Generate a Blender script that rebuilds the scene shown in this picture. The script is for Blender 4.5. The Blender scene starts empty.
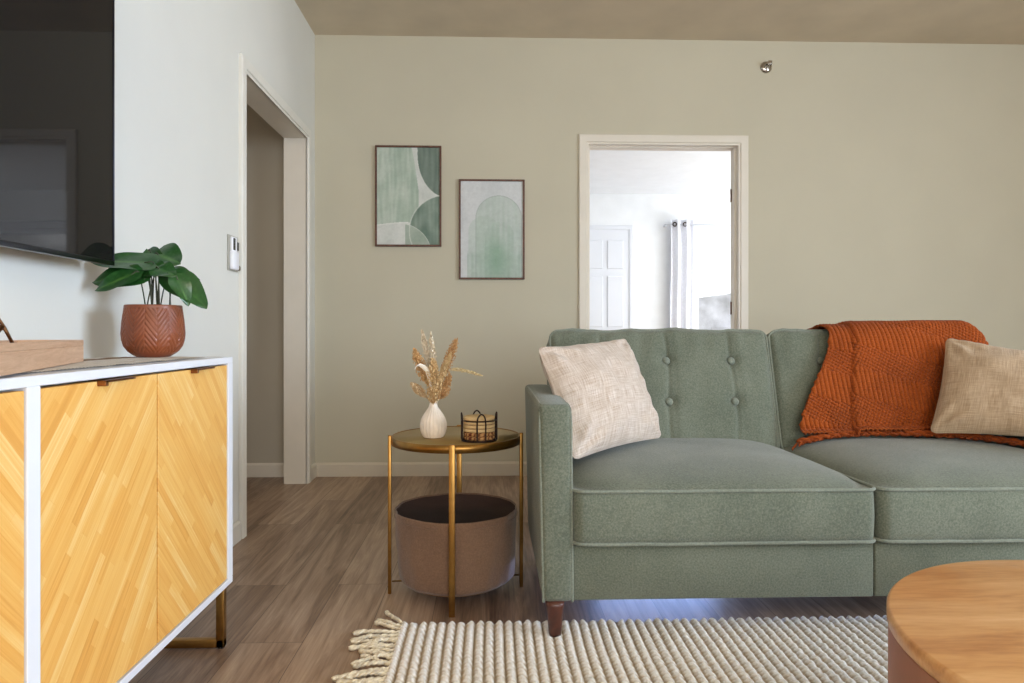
import bpy, bmesh, math, random
from mathutils import Vector, Matrix, noise
random.seed(7)
PI = math.pi
C = bpy.context.scene.collection
sin, cos = math.sin, math.cos

# ------------------------------------------------------------------ materials
def lin(c):
    return tuple((x/255/12.92 if x/255 <= .04045 else ((x/255+.055)/1.055)**2.4) for x in c)
def new_mat(name):
    m = bpy.data.materials.new(name); m.use_nodes = True
    nt = m.node_tree
    return m, nt, nt.nodes['Principled BSDF']
def N(nt, t, **k):
    n = nt.nodes.new(t)
    for a, b in k.items():
        setattr(n, a, b)
    return n
def ramp(nt, fac, stops):
    r = N(nt, 'ShaderNodeValToRGB')
    e = r.color_ramp.elements
    while len(e) < len(stops): e.new(.5)
    for i, (p, c) in enumerate(stops):
        e[i].position = p; e[i].color = (*lin(c), 1)
    nt.links.new(fac, r.inputs[0]); return r.outputs[0]
def coords(nt, scale=(1, 1, 1), rot=(0, 0, 0), kind='Object'):
    tc = N(nt, 'ShaderNodeTexCoord'); mp = N(nt, 'ShaderNodeMapping')
    mp.inputs['Scale'].default_value = scale; mp.inputs['Rotation'].default_value = rot
    nt.links.new(tc.outputs[kind], mp.inputs['Vector']); return mp.outputs[0]
def noise_n(nt, vec, scale, detail=3, rough=.5, dist=0):
    n = N(nt, 'ShaderNodeTexNoise'); n.inputs['Scale'].default_value = scale
    n.inputs['Detail'].default_value = detail; n.inputs['Roughness'].default_value = rough
    n.inputs['Distortion'].default_value = dist
    nt.links.new(vec, n.inputs['Vector']); return n.outputs['Fac']
def bump(nt, b, h, strength=.3, dist=.002):
    n = N(nt, 'ShaderNodeBump'); n.inputs['Strength'].default_value = strength
    n.inputs['Distance'].default_value = dist
    nt.links.new(h, n.inputs['Height']); nt.links.new(n.outputs[0], b.inputs['Normal'])
def mix(nt, fac, a, b, mode='MIX'):
    n = N(nt, 'ShaderNodeMix', data_type='RGBA', blend_type=mode)
    if isinstance(fac, (int, float)): n.inputs[0].default_value = fac
    else: nt.links.new(fac, n.inputs[0])
    for s, v in ((6, a), (7, b)):
        if isinstance(v, tuple): n.inputs[s].default_value = (*v, 1)
        else: nt.links.new(v, n.inputs[s])
    return n.outputs[2]
def math_n(nt, op, a, b=None):
    n = N(nt, 'ShaderNodeMath', operation=op)
    for i, v in enumerate((a, b)):
        if v is None: continue
        if isinstance(v, (int, float)): n.inputs[i].default_value = v
        else: nt.links.new(v, n.inputs[i])
    return n.outputs[0]

def simple(name, c, rough=.6, metal=0, var=.0, vscale=8, bs=0, bscale=200, bdist=.001, sheen=0, spec=.5, coat=0):
    m, nt, b = new_mat(name)
    v = coords(nt)
    c0 = tuple(max(0, x*(1-var)) for x in c); c1 = tuple(min(255, x*(1+var)) for x in c)
    nt.links.new(ramp(nt, noise_n(nt, v, vscale, 4), [(.3, c0), (.7, c1)]), b.inputs['Base Color'])
    b.inputs['Roughness'].default_value = rough; b.inputs['Metallic'].default_value = metal
    b.inputs['Specular IOR Level'].default_value = spec
    b.inputs['Coat Weight'].default_value = coat
    if sheen:
        b.inputs['Sheen Weight'].default_value = sheen; b.inputs['Sheen Roughness'].default_value = .45
    if bs: bump(nt, b, noise_n(nt, v, bscale, 2), bs, bdist)
    return m

M = {}
M['wall'] = simple('wall_paint', (200, 193, 172), .75, var=.012, vscale=2, bs=.25, bscale=140, bdist=.0012, spec=.3)
M['wall_left'] = simple('wall_paint_lit', (222, 220, 212), .7, var=.012, vscale=2, bs=.25, bscale=140, bdist=.0012, spec=.3)  # same wall paint, made lighter and cooler to mimic daylight falling on it
M['hall'] = simple('hall_paint', (190, 182, 166), .8, var=.02, vscale=2, bs=.2, bscale=140)
M['ceil'] = simple('ceiling_paint', (212, 198, 174), .85, var=.03, vscale=3, bs=.3, bscale=90, bdist=.002)
M['trim_warm'] = simple('baseboard_paint', (212, 202, 184), .45, var=.01)
M['trim'] = simple('trim_paint', (228, 220, 206), .42, var=.01, bs=.05, bscale=60)
M['trim_cool'] = simple('trim_paint_cool', (226, 222, 212), .42, var=.01)
M['far_white'] = simple('bright_room_paint', (235, 238, 242), .8, var=.01)
M['far_door'] = simple('bright_door_paint', (222, 226, 234), .5)
M['cab_white'] = simple('cabinet_white_lacquer', (232, 233, 238), .42, var=.01)
M['gold'] = simple('brushed_brass', (158, 118, 62), .33, 1, var=.08, vscale=30)
M['copper'] = simple('antique_copper', (140, 92, 56), .35, 1, var=.15, vscale=60)
M['bronze'] = simple('aged_bronze_wire', (120, 82, 52), .4, 1, var=.2, vscale=60)
M['black'] = simple('black_rubber', (22, 20, 20), .6)
M['tvbody'] = simple('black_plastic', (20, 20, 22), .35)
M['tvedge'] = simple('dark_steel_trim', (62, 64, 74), .3, 1)
M['chrome'] = simple('chrome', (190, 186, 180), .12, 1, var=.05)
M['white_plastic'] = simple('white_plastic', (236, 236, 240), .4)
M['grey_plastic'] = simple('grey_plastic', (175, 172, 160), .4)
M['dark_screen'] = simple('dark_lcd', (48, 44, 42), .25)
M['walnut'] = simple('dark_walnut', (70, 38, 28), .38, var=.3, vscale=25, coat=.15)
M['frame_wood'] = simple('walnut_frame', (92, 58, 44), .5, var=.2, vscale=40)
M['pot'] = simple('terracotta_glaze', (130, 68, 38), .38, var=.10, vscale=14, spec=.5)
M['soil'] = simple('potting_soil', (52, 38, 30), .95, var=.4, vscale=90, bs=1, bscale=80, bdist=.01)
M['stem'] = simple('plant_stem', (62, 68, 50), .5, var=.2, vscale=60)
M['vase'] = simple('matte_white_ceramic', (232, 220, 206), .5, var=.04, vscale=30)
M['wire'] = simple('dark_wire', (48, 34, 30), .45, .6)
M['curtain'] = simple('white_curtain', (232, 234, 242), .85, var=.02, vscale=40)
M['outside_wall'] = simple('neighbour_siding', (205, 206, 214), .9, var=.2, vscale=2)
M['lawn'] = simple('outdoor_ground', (120, 118, 110), .95, var=.15)

def tv_screen():
    m, nt, b = new_mat('tv_glass')
    b.inputs['Base Color'].default_value = (.010, .009, .009, 1); b.inputs['Roughness'].default_value = .03
    b.inputs['Specular IOR Level'].default_value = .2
    return m
M['screen'] = tv_screen()

def glass():
    m, nt, b = new_mat('window_glass')
    tr = N(nt, 'ShaderNodeBsdfTransparent'); gl = N(nt, 'ShaderNodeBsdfGlossy'); gl.inputs['Roughness'].default_value = .02
    mx = N(nt, 'ShaderNodeMixShader'); mx.inputs[0].default_value = .06
    nt.links.new(tr.outputs[0], mx.inputs[1]); nt.links.new(gl.outputs[0], mx.inputs[2])
    nt.links.new(mx.outputs[0], nt.nodes['Material Output'].inputs[0])
    return m
M['glass'] = glass()

def floor_mat():
    m, nt, b = new_mat('vinyl_plank_floor')
    tc = N(nt, 'ShaderNodeTexCoord'); sep = N(nt, 'ShaderNodeSeparateXYZ'); com = N(nt, 'ShaderNodeCombineXYZ')
    nt.links.new(tc.outputs['Object'], sep.inputs[0])
    nt.links.new(sep.outputs[1], com.inputs[0]); nt.links.new(sep.outputs[0], com.inputs[1])
    br = N(nt, 'ShaderNodeTexBrick'); br.offset = .37; br.offset_frequency = 2
    nt.links.new(com.outputs[0], br.inputs['Vector'])
    br.inputs['Color1'].default_value = (0, 0, 0, 1); br.inputs['Color2'].default_value = (1, 1, 1, 1)
    br.inputs['Mortar'].default_value = (.5, .5, .5, 1)
    br.inputs['Scale'].default_value = 1; br.inputs['Mortar Size'].default_value = .0012
    br.inputs['Mortar Smooth'].default_value = .3
    br.inputs['Brick Width'].default_value = 1.22; br.inputs['Row Height'].default_value = .18
    # offset grain per plank
    add = N(nt, 'ShaderNodeVectorMath', operation='MULTIPLY_ADD')
    nt.links.new(br.outputs['Color'], add.inputs[0]); add.inputs[1].default_value = (13, 7, 3)
    mp = N(nt, 'ShaderNodeMapping'); mp.inputs['Scale'].default_value = (1.1, 13, 1)
    nt.links.new(com.outputs[0], mp.inputs[0]); nt.links.new(mp.outputs[0], add.inputs[2])
    g1 = noise_n(nt, add.outputs[0], 1.3, 6, .62, 1.6)
    mp2 = N(nt, 'ShaderNodeMapping'); mp2.inputs['Scale'].default_value = (5, 150, 1)
    nt.links.new(com.outputs[0], mp2.inputs[0])
    g2 = noise_n(nt, mp2.outputs[0], 1.0, 3, .6, .4)
    f = math_n(nt, 'ADD', math_n(nt, 'MULTIPLY', g1, .62), math_n(nt, 'MULTIPLY', g2, .25))
    f = math_n(nt, 'ADD', f, math_n(nt, 'MULTIPLY', br.outputs['Color'], .16))
    col = ramp(nt, f, [(.30, (84, 64, 50)), (.45, (134, 108, 88)), (.58, (164, 138, 116)), (.76, (196, 172, 148))])
    col = mix(nt, br.outputs['Fac'], col, lin((92, 72, 58)))
    nt.links.new(col, b.inputs['Base Color'])
    b.inputs['Roughness'].default_value = .38
    b.inputs['Specular IOR Level'].default_value = .45
    h = math_n(nt, 'SUBTRACT', math_n(nt, 'MULTIPLY', g2, .3), br.outputs['Fac'])
    bump(nt, b, h, .25, .001)
    return m
M['floor'] = floor_mat()

def chevron(name, sgn):
    m, nt, b = new_mat(name)
    tc = N(nt, 'ShaderNodeTexCoord'); sep = N(nt, 'ShaderNodeSeparateXYZ'); com = N(nt, 'ShaderNodeCombineXYZ')
    nt.links.new(tc.outputs['Object'], sep.inputs[0])
    a = math.radians(48)
    # u along the slat, w across
    u = math_n(nt, 'ADD', math_n(nt, 'MULTIPLY', sep.outputs[1], cos(a)*sgn), math_n(nt, 'MULTIPLY', sep.outputs[2], sin(a)))
    w = math_n(nt, 'ADD', math_n(nt, 'MULTIPLY', sep.outputs[1], -sin(a)*sgn), math_n(nt, 'MULTIPLY', sep.outputs[2], cos(a)))
    nt.links.new(u, com.inputs[0]); nt.links.new(w, com.inputs[1])
    br = N(nt, 'ShaderNodeTexBrick'); br.offset = .43; br.offset_frequency = 2; br.squash = .7; br.squash_frequency = 3
    nt.links.new(com.outputs[0], br.inputs['Vector'])
    br.inputs['Color1'].default_value = (0, 0, 0, 1); br.inputs['Color2'].default_value = (1, 1, 1, 1)
    br.inputs['Mortar'].default_value = (.2, .2, .2, 1)
    br.inputs['Scale'].default_value = 1; br.inputs['Mortar Size'].default_value = .0003
    br.inputs['Brick Width'].default_value = .24; br.inputs['Row Height'].default_value = .021
    mp = N(nt, 'ShaderNodeMapping'); mp.inputs['Scale'].default_value = (4, 170, 1)
    nt.links.new(com.outputs[0], mp.inputs[0])
    g = noise_n(nt, mp.outputs[0], 1, 4, .6, .6)
    g3 = noise_n(nt, com.outputs[0], 7, 2)
    f = math_n(nt, 'ADD', math_n(nt, 'MULTIPLY', br.outputs['Color'], .34), math_n(nt, 'MULTIPLY', g, .66))
    f = math_n(nt, 'ADD', f, math_n(nt, 'MULTIPLY', g3, .1))
    col = ramp(nt, f, [(.15, (206, 138, 58)), (.42, (232, 170, 84)), (.65, (240, 188, 104)), (.9, (248, 216, 152))])
    nt.links.new(col, b.inputs['Base Color'])
    b.inputs['Roughness'].default_value = .5
    bump(nt, b, math_n(nt, 'SUBTRACT', math_n(nt, 'MULTIPLY', g, .5), br.outputs['Fac']), .25, .0006)
    return m
M['chev_up'] = chevron('chevron_slats_rising', 1)
M['chev_dn'] = chevron('chevron_slats_falling', -1)

def wood(name, stops, sc=(1.2, 14, 14), scale=2.2, rough=.45, coat=0):
    m, nt, b = new_mat(name)
    v = coords(nt, sc)
    g = noise_n(nt, v, scale, 5, .6, 1.4)
    v2 = coords(nt, tuple(s*6 for s in sc))
    g2 = noise_n(nt, v2, scale*2, 3, .5)
    f = math_n(nt, 'ADD', math_n(nt, 'MULTIPLY', g, .75), math_n(nt, 'MULTIPLY', g2, .25))
    nt.links.new(ramp(nt, f, stops), b.inputs['Base Color'])
    b.inputs['Roughness'].default_value = rough; b.inputs['Coat Weight'].default_value = coat
    bump(nt, b, g2, .12, .0006)
    return m
M['tray'] = wood('light_ash', [(.3, (184, 142, 110)), (.55, (208, 170, 138)), (.75, (224, 190, 160))], (1.2, 2, 22))
M['table_wood'] = wood('honey_acacia', [(.28, (176, 116, 64)), (.45, (208, 152, 94)), (.6, (222, 172, 116)), (.78, (234, 196, 148))], (.8, 5, 5), 2.0, .36, .25)
M['drum_wood'] = wood('drum_side_wood', [(.3, (140, 88, 62)), (.6, (166, 110, 80)), (.8, (182, 126, 94))], (2, 2, .6), 1.6, .5)
M['table_top_metal'] = simple('brass_top', (176, 150, 100), .42, 1, var=.05, vscale=6)

def fabric(name, c, c2, weave=900, bs=.5, bd=.0012, rough=.95, sheen=.25, streak=None):
    m, nt, b = new_mat(name)
    v = coords(nt)
    n1 = noise_n(nt, v, 190, 3, .7)
    n2 = noise_n(nt, v, 6, 3)
    f = math_n(nt, 'ADD', math_n(nt, 'MULTIPLY', n1, .7), math_n(nt, 'MULTIPLY', n2, .3))
    if streak:
        n3 = noise_n(nt, coords(nt, streak), 1, 2, .6)
        f = math_n(nt, 'ADD', math_n(nt, 'MULTIPLY', f, .55), math_n(nt, 'MULTIPLY', n3, .45))
    nt.links.new(ramp(nt, f, [(.36, c), (.64, c2)]), b.inputs['Base Color'])
    b.inputs['Roughness'].default_value = rough; b.inputs['Specular IOR Level'].default_value = .15
    b.inputs['Sheen Weight'].default_value = sheen; b.inputs['Sheen Roughness'].default_value = .5
    bump(nt, b, noise_n(nt, v, weave, 2, .6), bs, bd)
    return m
M['sofa'] = fabric('sage_green_upholstery', (88, 95, 82), (124, 129, 114))
M['piping'] = fabric('sage_green_piping', (112, 119, 107), (140, 146, 133))
M['felt'] = fabric('taupe_felt', (106, 82, 66), (132, 104, 84), 300, .4, .002)
M['basket_inside'] = fabric('dark_brown_inside', (58, 44, 40), (78, 60, 54), 300, .4, .002, .95, .0)
M['throw'] = fabric('rust_chunky_knit', (118, 54, 19), (176, 86, 33), 350, .7, .003, .95, .06)
M['throw_dark'] = fabric('rust_fringe_yarn', (118, 52, 19), (176, 84, 33), 350, .7, .003, .95, .06)

def woven(name, c, c2, rot=(0, 0, 0), s=330):
    m, nt, b = new_mat(name)
    uv = N(nt, 'ShaderNodeUVMap'); mp = N(nt, 'ShaderNodeMapping')
    nt.links.new(uv.outputs[0], mp.inputs[0])
    mpa = N(nt, 'ShaderNodeMapping'); mpa.inputs['Scale'].default_value = (14, 420, 1)
    mpb = N(nt, 'ShaderNodeMapping'); mpb.inputs['Scale'].default_value = (300, 14, 1)
    nt.links.new(uv.outputs[0], mpa.inputs[0]); nt.links.new(uv.outputs[0], mpb.inputs[0])
    a = noise_n(nt, mpa.outputs[0], 1, 2, .6); bb = noise_n(nt, mpb.outputs[0], 1, 2, .6)
    f = math_n(nt, 'ADD', math_n(nt, 'MULTIPLY', a, .5), math_n(nt, 'MULTIPLY', bb, .5))
    nt.links.new(ramp(nt, f, [(.36, c), (.62, c2)]), b.inputs['Base Color'])
    b.inputs['Roughness'].default_value = .95; b.inputs['Specular IOR Level'].default_value = .1
    b.inputs['Sheen Weight'].default_value = .2
    bump(nt, b, f, .9, .004)
    return m
M['pillow'] = woven('oatmeal_slub_weave', (180, 158, 138), (222, 210, 200))
M['pillow_tan'] = woven('tan_linen_weave', (158, 132, 104), (196, 172, 144))

def attr_mat(name, rough=.6, bs=0, bscale=300, bd=.002, sheen=0, spec=.3):
    m, nt, b = new_mat(name)
    a = N(nt, 'ShaderNodeVertexColor'); a.layer_name = 'Col'
    v = coords(nt)
    col = mix(nt, .22, a.outputs['Color'], ramp(nt, noise_n(nt, v, bscale*.6, 3, .7), [(.3, (170, 170, 170)), (.7, (255, 255, 255))]), 'MULTIPLY')
    nt.links.new(col, b.inputs['Base Color'])
    b.inputs['Roughness'].default_value = rough; b.inputs['Specular IOR Level'].default_value = spec
    b.inputs['Sheen Weight'].default_value = sheen
    if bs: bump(nt, b, noise_n(nt, v, bscale, 3, .6), bs, bd)
    return m
M['rug'] = attr_mat('cream_jute_weave', 1, .8, 260, .005, .1, .05)
M['rug_yarn'] = simple('cream_yarn', (232, 218, 194), 1, var=.12, vscale=60, bs=.8, bscale=400, bdist=.003)
M['print'] = attr_mat('art_print', .55, 0, 60)
M['leaf'] = attr_mat('glossy_leaf', .30, .3, 60, .003, 0, .7)
M['dry'] = attr_mat('dried_grass', .85, 0, 120, 0, .1, .1)
M['coaster'] = attr_mat('woven_coaster', .9, .6, 500, .002, 0, .1)
M['runner'] = attr_mat('table_runner', .95, .6, 400, .002, 0, .1)

# ------------------------------------------------------------------ objects
WORLD = {}
def empty(name, loc, label, cat, group=None):
    o = bpy.data.objects.new(name, None); C.objects.link(o)
    o.empty_display_size = .05
    o.location = loc; WORLD[o.name] = Vector(loc)
    o['label'] = label; o['category'] = cat
    if group: o['group'] = group
    return o
def tag(o, label, cat, group=None):
    o['label'] = label; o['category'] = cat
    if group: o['group'] = group
    return o

class MB:
    """collects geometry in world coordinates; build() links it as one mesh object"""
    def __init__(s): s.v = []; s.f = []; s.mi = []; s.sm = []; s.col = None; s.uv = None; s.cur = 0
    def add(s, vs, fs, smooth=False):
        o = len(s.v); s.v += [Vector(p) for p in vs]
        s.f += [tuple(i+o for i in f) for f in fs]
        s.mi += [s.cur]*len(fs); s.sm += [smooth]*len(fs)
        return s
    def bm(s, b, mtx=None, smooth=False):
        b.verts.ensure_lookup_table(); b.verts.index_update()
        vs = [(mtx @ v.co if mtx else v.co.copy()) for v in b.verts]
        s.add(vs, [[v.index for v in f.verts] for f in b.faces], smooth); b.free(); return s
    def box(s, x0, x1, y0, y1, z0, z1, bev=0, seg=2, mtx=None, smooth=None):
        b = bmesh.new(); bmesh.ops.create_cube(b, size=1)
        for v in b.verts:
            v.co = Vector(((x0+x1)/2+v.co.x*(x1-x0), (y0+y1)/2+v.co.y*(y1-y0), (z0+z1)/2+v.co.z*(z1-z0)))
        if bev: bmesh.ops.bevel(b, geom=list(b.edges), offset=bev, segments=seg, profile=.5, affect='EDGES')
        return s.bm(b, mtx, bool(bev) and seg > 1 if smooth is None else smooth)
    def prism(s, pts, a0, a1, axis='y', bev=0):
        """polygon pts extruded along axis"""
        def mk(p, a):
            return {'y': (p[0], a, p[1]), 'x': (a, p[0], p[1]), 'z': (p[0], p[1], a)}[axis]
        n = len(pts)
        b = bmesh.new()
        va = [b.verts.new(mk(p, a0)) for p in pts]; vb = [b.verts.new(mk(p, a1)) for p in pts]
        b.faces.new(va); b.faces.new(vb[::-1])
        for i in range(n): b.faces.new((va[i], va[(i+1) % n], vb[(i+1) % n], vb[i]))
        bmesh.ops.recalc_face_normals(b, faces=b.faces)
        if bev: bmesh.ops.bevel(b, geom=list(b.edges), offset=bev, segments=2, profile=.5, affect='EDGES')
        return s.bm(b)
    def tube(s, pts, r, n=8, closed=False, caps=True, rz=1.0):
        pts = [Vector(p) for p in pts]; m = len(pts)
        rad = r if callable(r) else (lambda t: r)
        rings = []; up = None
        for i, p in enumerate(pts):
            if closed: t = pts[(i+1) % m]-pts[i-1]
            else: t = pts[min(i+1, m-1)]-pts[max(i-1, 0)]
            if t.length < 1e-9: t = Vector((0, 0, 1))
            t.normalize()
            if up is None:
                up = Vector((0, 0, 1)) if abs(t.z) < .9 else Vector((1, 0, 0))
            a = up - t*up.dot(t)
            if a.length < 1e-6: a = t.orthogonal()
            a.normalize(); up = a; bvec = t.cross(a)
            rr = rad(i/max(1, m-1))
            rings.append([p + a*cos(2*PI*k/n)*rr*rz + bvec*sin(2*PI*k/n)*rr for k in range(n)])
        vs = [q for ring in rings for q in ring]; fs = []
        for i in range(m if closed else m-1):
            j = (i+1) % m
            for k in range(n):
                fs.append((i*n+k, i*n+(k+1) % n, j*n+(k+1) % n, j*n+k))
        if caps and not closed:
            fs.append(tuple(range(n))[::-1]); fs.append(tuple((m-1)*n+k for k in range(n)))
        return s.add(vs, fs, True)
    def lathe(s, prof, cx, cy, n=48, mod=None, closed=False):
        vs = []; fs = []; m = len(prof)
        for i, (r, z) in enumerate(prof):
            for k in range(n):
                th = 2*PI*k/n
                rr = r + (mod(r, z, th, i) if mod else 0)
                vs.append((cx+rr*cos(th), cy+rr*sin(th), z))
        for i in range(m-1):
            for k in range(n):
                fs.append((i*n+k, i*n+(k+1) % n, (i+1)*n+(k+1) % n, (i+1)*n+k))
        if closed:
            for k in range(n): fs.append(((m-1)*n+k, (m-1)*n+(k+1) % n, (k+1) % n, k))
        else:
            if prof[0][0] > 1e-5: fs.append(tuple(range(n))[::-1])
            if prof[-1][0] > 1e-5: fs.append(tuple((m-1)*n+k for k in range(n)))
        return s.add(vs, fs, True)
    def grid(s, fn, nu, nv, smooth=True):
        vs = [fn(i/nu, j/nv) for j in range(nv+1) for i in range(nu+1)]
        fs = [(j*(nu+1)+i, j*(nu+1)+i+1, (j+1)*(nu+1)+i+1, (j+1)*(nu+1)+i) for j in range(nv) for i in range(nu)]
        return s.add(vs, fs, smooth)
    def build(s, name, mat, parent=None, cols=None, uvs=None, kind=None, fixnormals=False):
        me = bpy.data.meshes.new(name)
        if parent is not None: org = WORLD[parent.name]
        elif kind == 'structure': org = Vector((0, 0, 0))
        else:
            xs = [v.x for v in s.v]; ys = [v.y for v in s.v]
            org = Vector(((min(xs)+max(xs))/2, (min(ys)+max(ys))/2, min(v.z for v in s.v)))
        me.from_pydata([tuple(v-org) for v in s.v], [], s.f)
        me.validate()
        me.polygons.foreach_set('use_smooth', s.sm[:len(me.polygons)])
        ms = mat if isinstance(mat, (list, tuple)) else [mat]
        for m in ms: me.materials.append(m)
        if len(ms) > 1: me.polygons.foreach_set('material_index', s.mi[:len(me.polygons)])
        if cols:
            ca = me.color_attributes.new('Col', 'FLOAT_COLOR', 'POINT')
            fl = []
            for c in cols: fl += [c[0], c[1], c[2], 1]
            ca.data.foreach_set('color', fl)
        if uvs:
            ul = me.uv_layers.new(name='UVMap')
            for l in me.loops: ul.data[l.index].uv = uvs[l.vertex_index]
        if fixnormals:
            b = bmesh.new(); b.from_mesh(me); bmesh.ops.recalc_face_normals(b, faces=b.faces); b.to_mesh(me); b.free()
        me.update()
        o = bpy.data.objects.new(name, me); C.objects.link(o)
        if parent is not None:
            o.parent = parent; WORLD[o.name] = WORLD[parent.name]
        else:
            o.location = org; WORLD[o.name] = org
        if kind: o['kind'] = kind
        return o
def catmull(P, n=8, closed=False):
    P = [Vector(p) for p in P]; out = []; m = len(P)
    rng = range(m) if closed else range(m-1)
    for i in rng:
        p0 = P[i-1] if (i > 0 or closed) else P[0]*2-P[1]
        p1 = P[i]; p2 = P[(i+1) % m]
        p3 = P[(i+2) % m] if (i+2 < m or closed) else P[-1]*2-P[-2]
        for k in range(n):
            t = k/n
            out.append(.5*((2*p1)+(p2-p0)*t+(2*p0-5*p1+4*p2-p3)*t*t+(3*p1-p0-3*p2+p3)*t**3))
    if not closed: out.append(P[-1])
    return out
def rbox(w, d, h, r, nx, ny, nz, deform=None):
    """dense rounded box centred at 0 as bmesh"""
    b = bmesh.new()
    hx, hy, hz = w/2, d/2, h/2
    def face(fn, nu, nv):
        g = [[b.verts.new(fn(-1+2*i/nu, -1+2*j/nv)) for i in range(nu+1)] for j in range(nv+1)]
        for j in range(nv):
            for i in range(nu): b.faces.new((g[j][i], g[j][i+1], g[j+1][i+1], g[j+1][i]))
    for sg in (-1, 1):
        face(lambda u, v: (u*hx, v*hy, sg*hz), nx, ny)
        face(lambda u, v: (u*hx, sg*hy, v*hz), nx, nz)
        face(lambda u, v: (sg*hx, u*hy, v*hz), ny, nz)
    bmesh.ops.remove_doubles(b, verts=b.verts, dist=1e-6)
    bmesh.ops.recalc_face_normals(b, faces=b.faces)
    for v in b.verts:
        p = v.co
        q = Vector((max(-hx+r, min(hx-r, p.x)), max(-hy+r, min(hy-r, p.y)), max(-hz+r, min(hz-r, p.z))))
        dv = p-q
        if dv.length > 1e-9: p = q+dv.normalized()*r
        v.co = deform(p) if deform else p
    return b

# ------------------------------------------------------------------ room shell
XL, XR, YB, YF, ZC = -1.085, 4.3, 4.27, -3.2, 2.737
XH = -1.21
def S(name, mb, mat, **k): return mb.build(name, mat, kind='structure', **k)
S('floor', MB().box(-3.2, 4.7, YF-.3, 8.0, -.1, 0), M['floor'])
S('ceiling', MB().box(XL-.1, XR+.1, YF-.1, YB+.05, ZC, ZC+.1), M['ceil'])
# left wall with the cased opening to the hall
OY0, OY1, OZ = 3.047, 4.063, 2.037
mb = MB(); mb.box(XH, XL, YF, OY0-.012, 0, ZC); mb.box(XH, XL, OY1+.012, YB, 0, ZC); mb.box(XH, XL, OY0-.012, OY1+.012, OZ+.012, ZC)
S('wall_left', mb, M['wall_left'])
# back wall with doorway
DX0, DX1, DZ = .618, 1.567, 2.072
mb = MB(); mb.box(XL-.125, DX0-.015, YB, YB+.125, 0, ZC); mb.box(DX1+.015, XR, YB, YB+.125, 0, ZC); mb.box(DX0-.015, DX1+.015, YB, YB+.125, DZ+.015, ZC)
S('wall_back', mb, M['wall'])
# right wall (window to the side, out of frame) and front wall behind the camera (big windows)
mb = MB(); mb.box(XR, XR+.12, YF, -1.2, 0, ZC); mb.box(XR, XR+.12, 1.2, YB, 0, ZC); mb.box(XR, XR+.12, -1.2, 1.2, 0, .8); mb.box(XR, XR+.12, -1.2, 1.2, 2.2, ZC)
S('wall_right', mb, M['wall'])
mb = MB(); mb.box(XL, .0, YF-.12, YF, 0, ZC); mb.box(3.2, XR, YF-.12, YF, 0, ZC); mb.box(.0, 3.2, YF-.12, YF, 0, .5); mb.box(.0, 3.2, YF-.12, YF, 2.3, ZC)
S('wall_front', mb, M['wall'])
# hall behind the left opening
mb = MB(); mb.box(-3.2, XH, YB, YB+.12, 0, ZC)
S('wall_hall_back', mb, M['hall'])
S('wall_hall_side', MB().box(-3.2, -3.1, 1.0, YB, 0, ZC), M['hall'])
S('wall_hall_front', MB().box(-3.2, XH, .9, 1.0, 0, ZC), M['hall'])
S('ceiling_hall', MB().box(-3.2, XH-.001, 1.0, YB+.1, 2.5, 2.6), M['hall'])
def skirting(name, a, b, z=.085, t=.014, nrm=(0, -1), mat='trim'):
    """baseboard from a to b; nrm points into the room"""
    a = Vector(a); b = Vector(b); n = Vector(nrm)
    prof = [(0, 0), (t, 0), (t, z-.012), (t*.45, z), (0, z)]
    vs = []
    for p in (a, b):
        for (o, h) in prof: vs.append((p.x+n.x*o, p.y+n.y*o, h))
    m = len(prof)
    fs = [tuple(range(m))[::-1], tuple(range(m, 2*m))]+[(i, (i+1) % m, m+(i+1) % m, m+i) for i in range(m)]
    return S(name, MB().add(vs, fs), M[mat], fixnormals=True)
skirting('baseboard_back', (XL, YB), (DX0-.075, YB), mat='trim_warm')
skirting('baseboard_back_right', (DX1+.08, YB), (XR, YB))
skirting('baseboard_left', (XL, YF), (XL, OY0-.07), nrm=(1, 0), mat='trim_cool')
skirting('baseboard_left_corner', (XL, OY1+.075), (XL, YB-.001), nrm=(1, 0), mat='trim_cool')
skirting('baseboard_hall', (-3.1, YB), (XH, YB))
# casings
def casing(name, x0, x1, y, zt, w, t, sgn, mat, axis='y'):
    """door casing around opening x0..x1 on plane y (axis y) or on plane x=y (axis x)"""
    mb = MB()
    prof = [(0, 0), (0, t*.6), (w*.18, t*.6), (w*.24, t), (w*.9, t), (w, t*.75), (w, 0)]
    for side in (0, 1):
        pts = []
        for o, h in prof:
            pts.append(((x0-o) if side == 0 else (x1+o), y+sgn*h, zt+o))
        n = len(pts)
        vs = [(p[0], p[1], 0) for p in pts]+pts
        if axis == 'x': vs = [(v[1], v[0], v[2]) for v in vs]
        mb.add(vs, [(i, (i+1) % n, n+(i+1) % n, n+i) for i in range(n)]+[tuple(range(n))])
    L = [(x0-o, y+sgn*h, zt+o) for o, h in prof]; R = [(x1+o, y+sgn*h, zt+o) for o, h in prof]
    n = len(L); vs = L+R
    if axis == 'x': vs = [(v[1], v[0], v[2]) for v in vs]
    mb.add(vs, [(i, (i+1) % n, n+(i+1) % n, n+i) for i in range(n)])
    return S(name, mb, mat, fixnormals=True)
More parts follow.
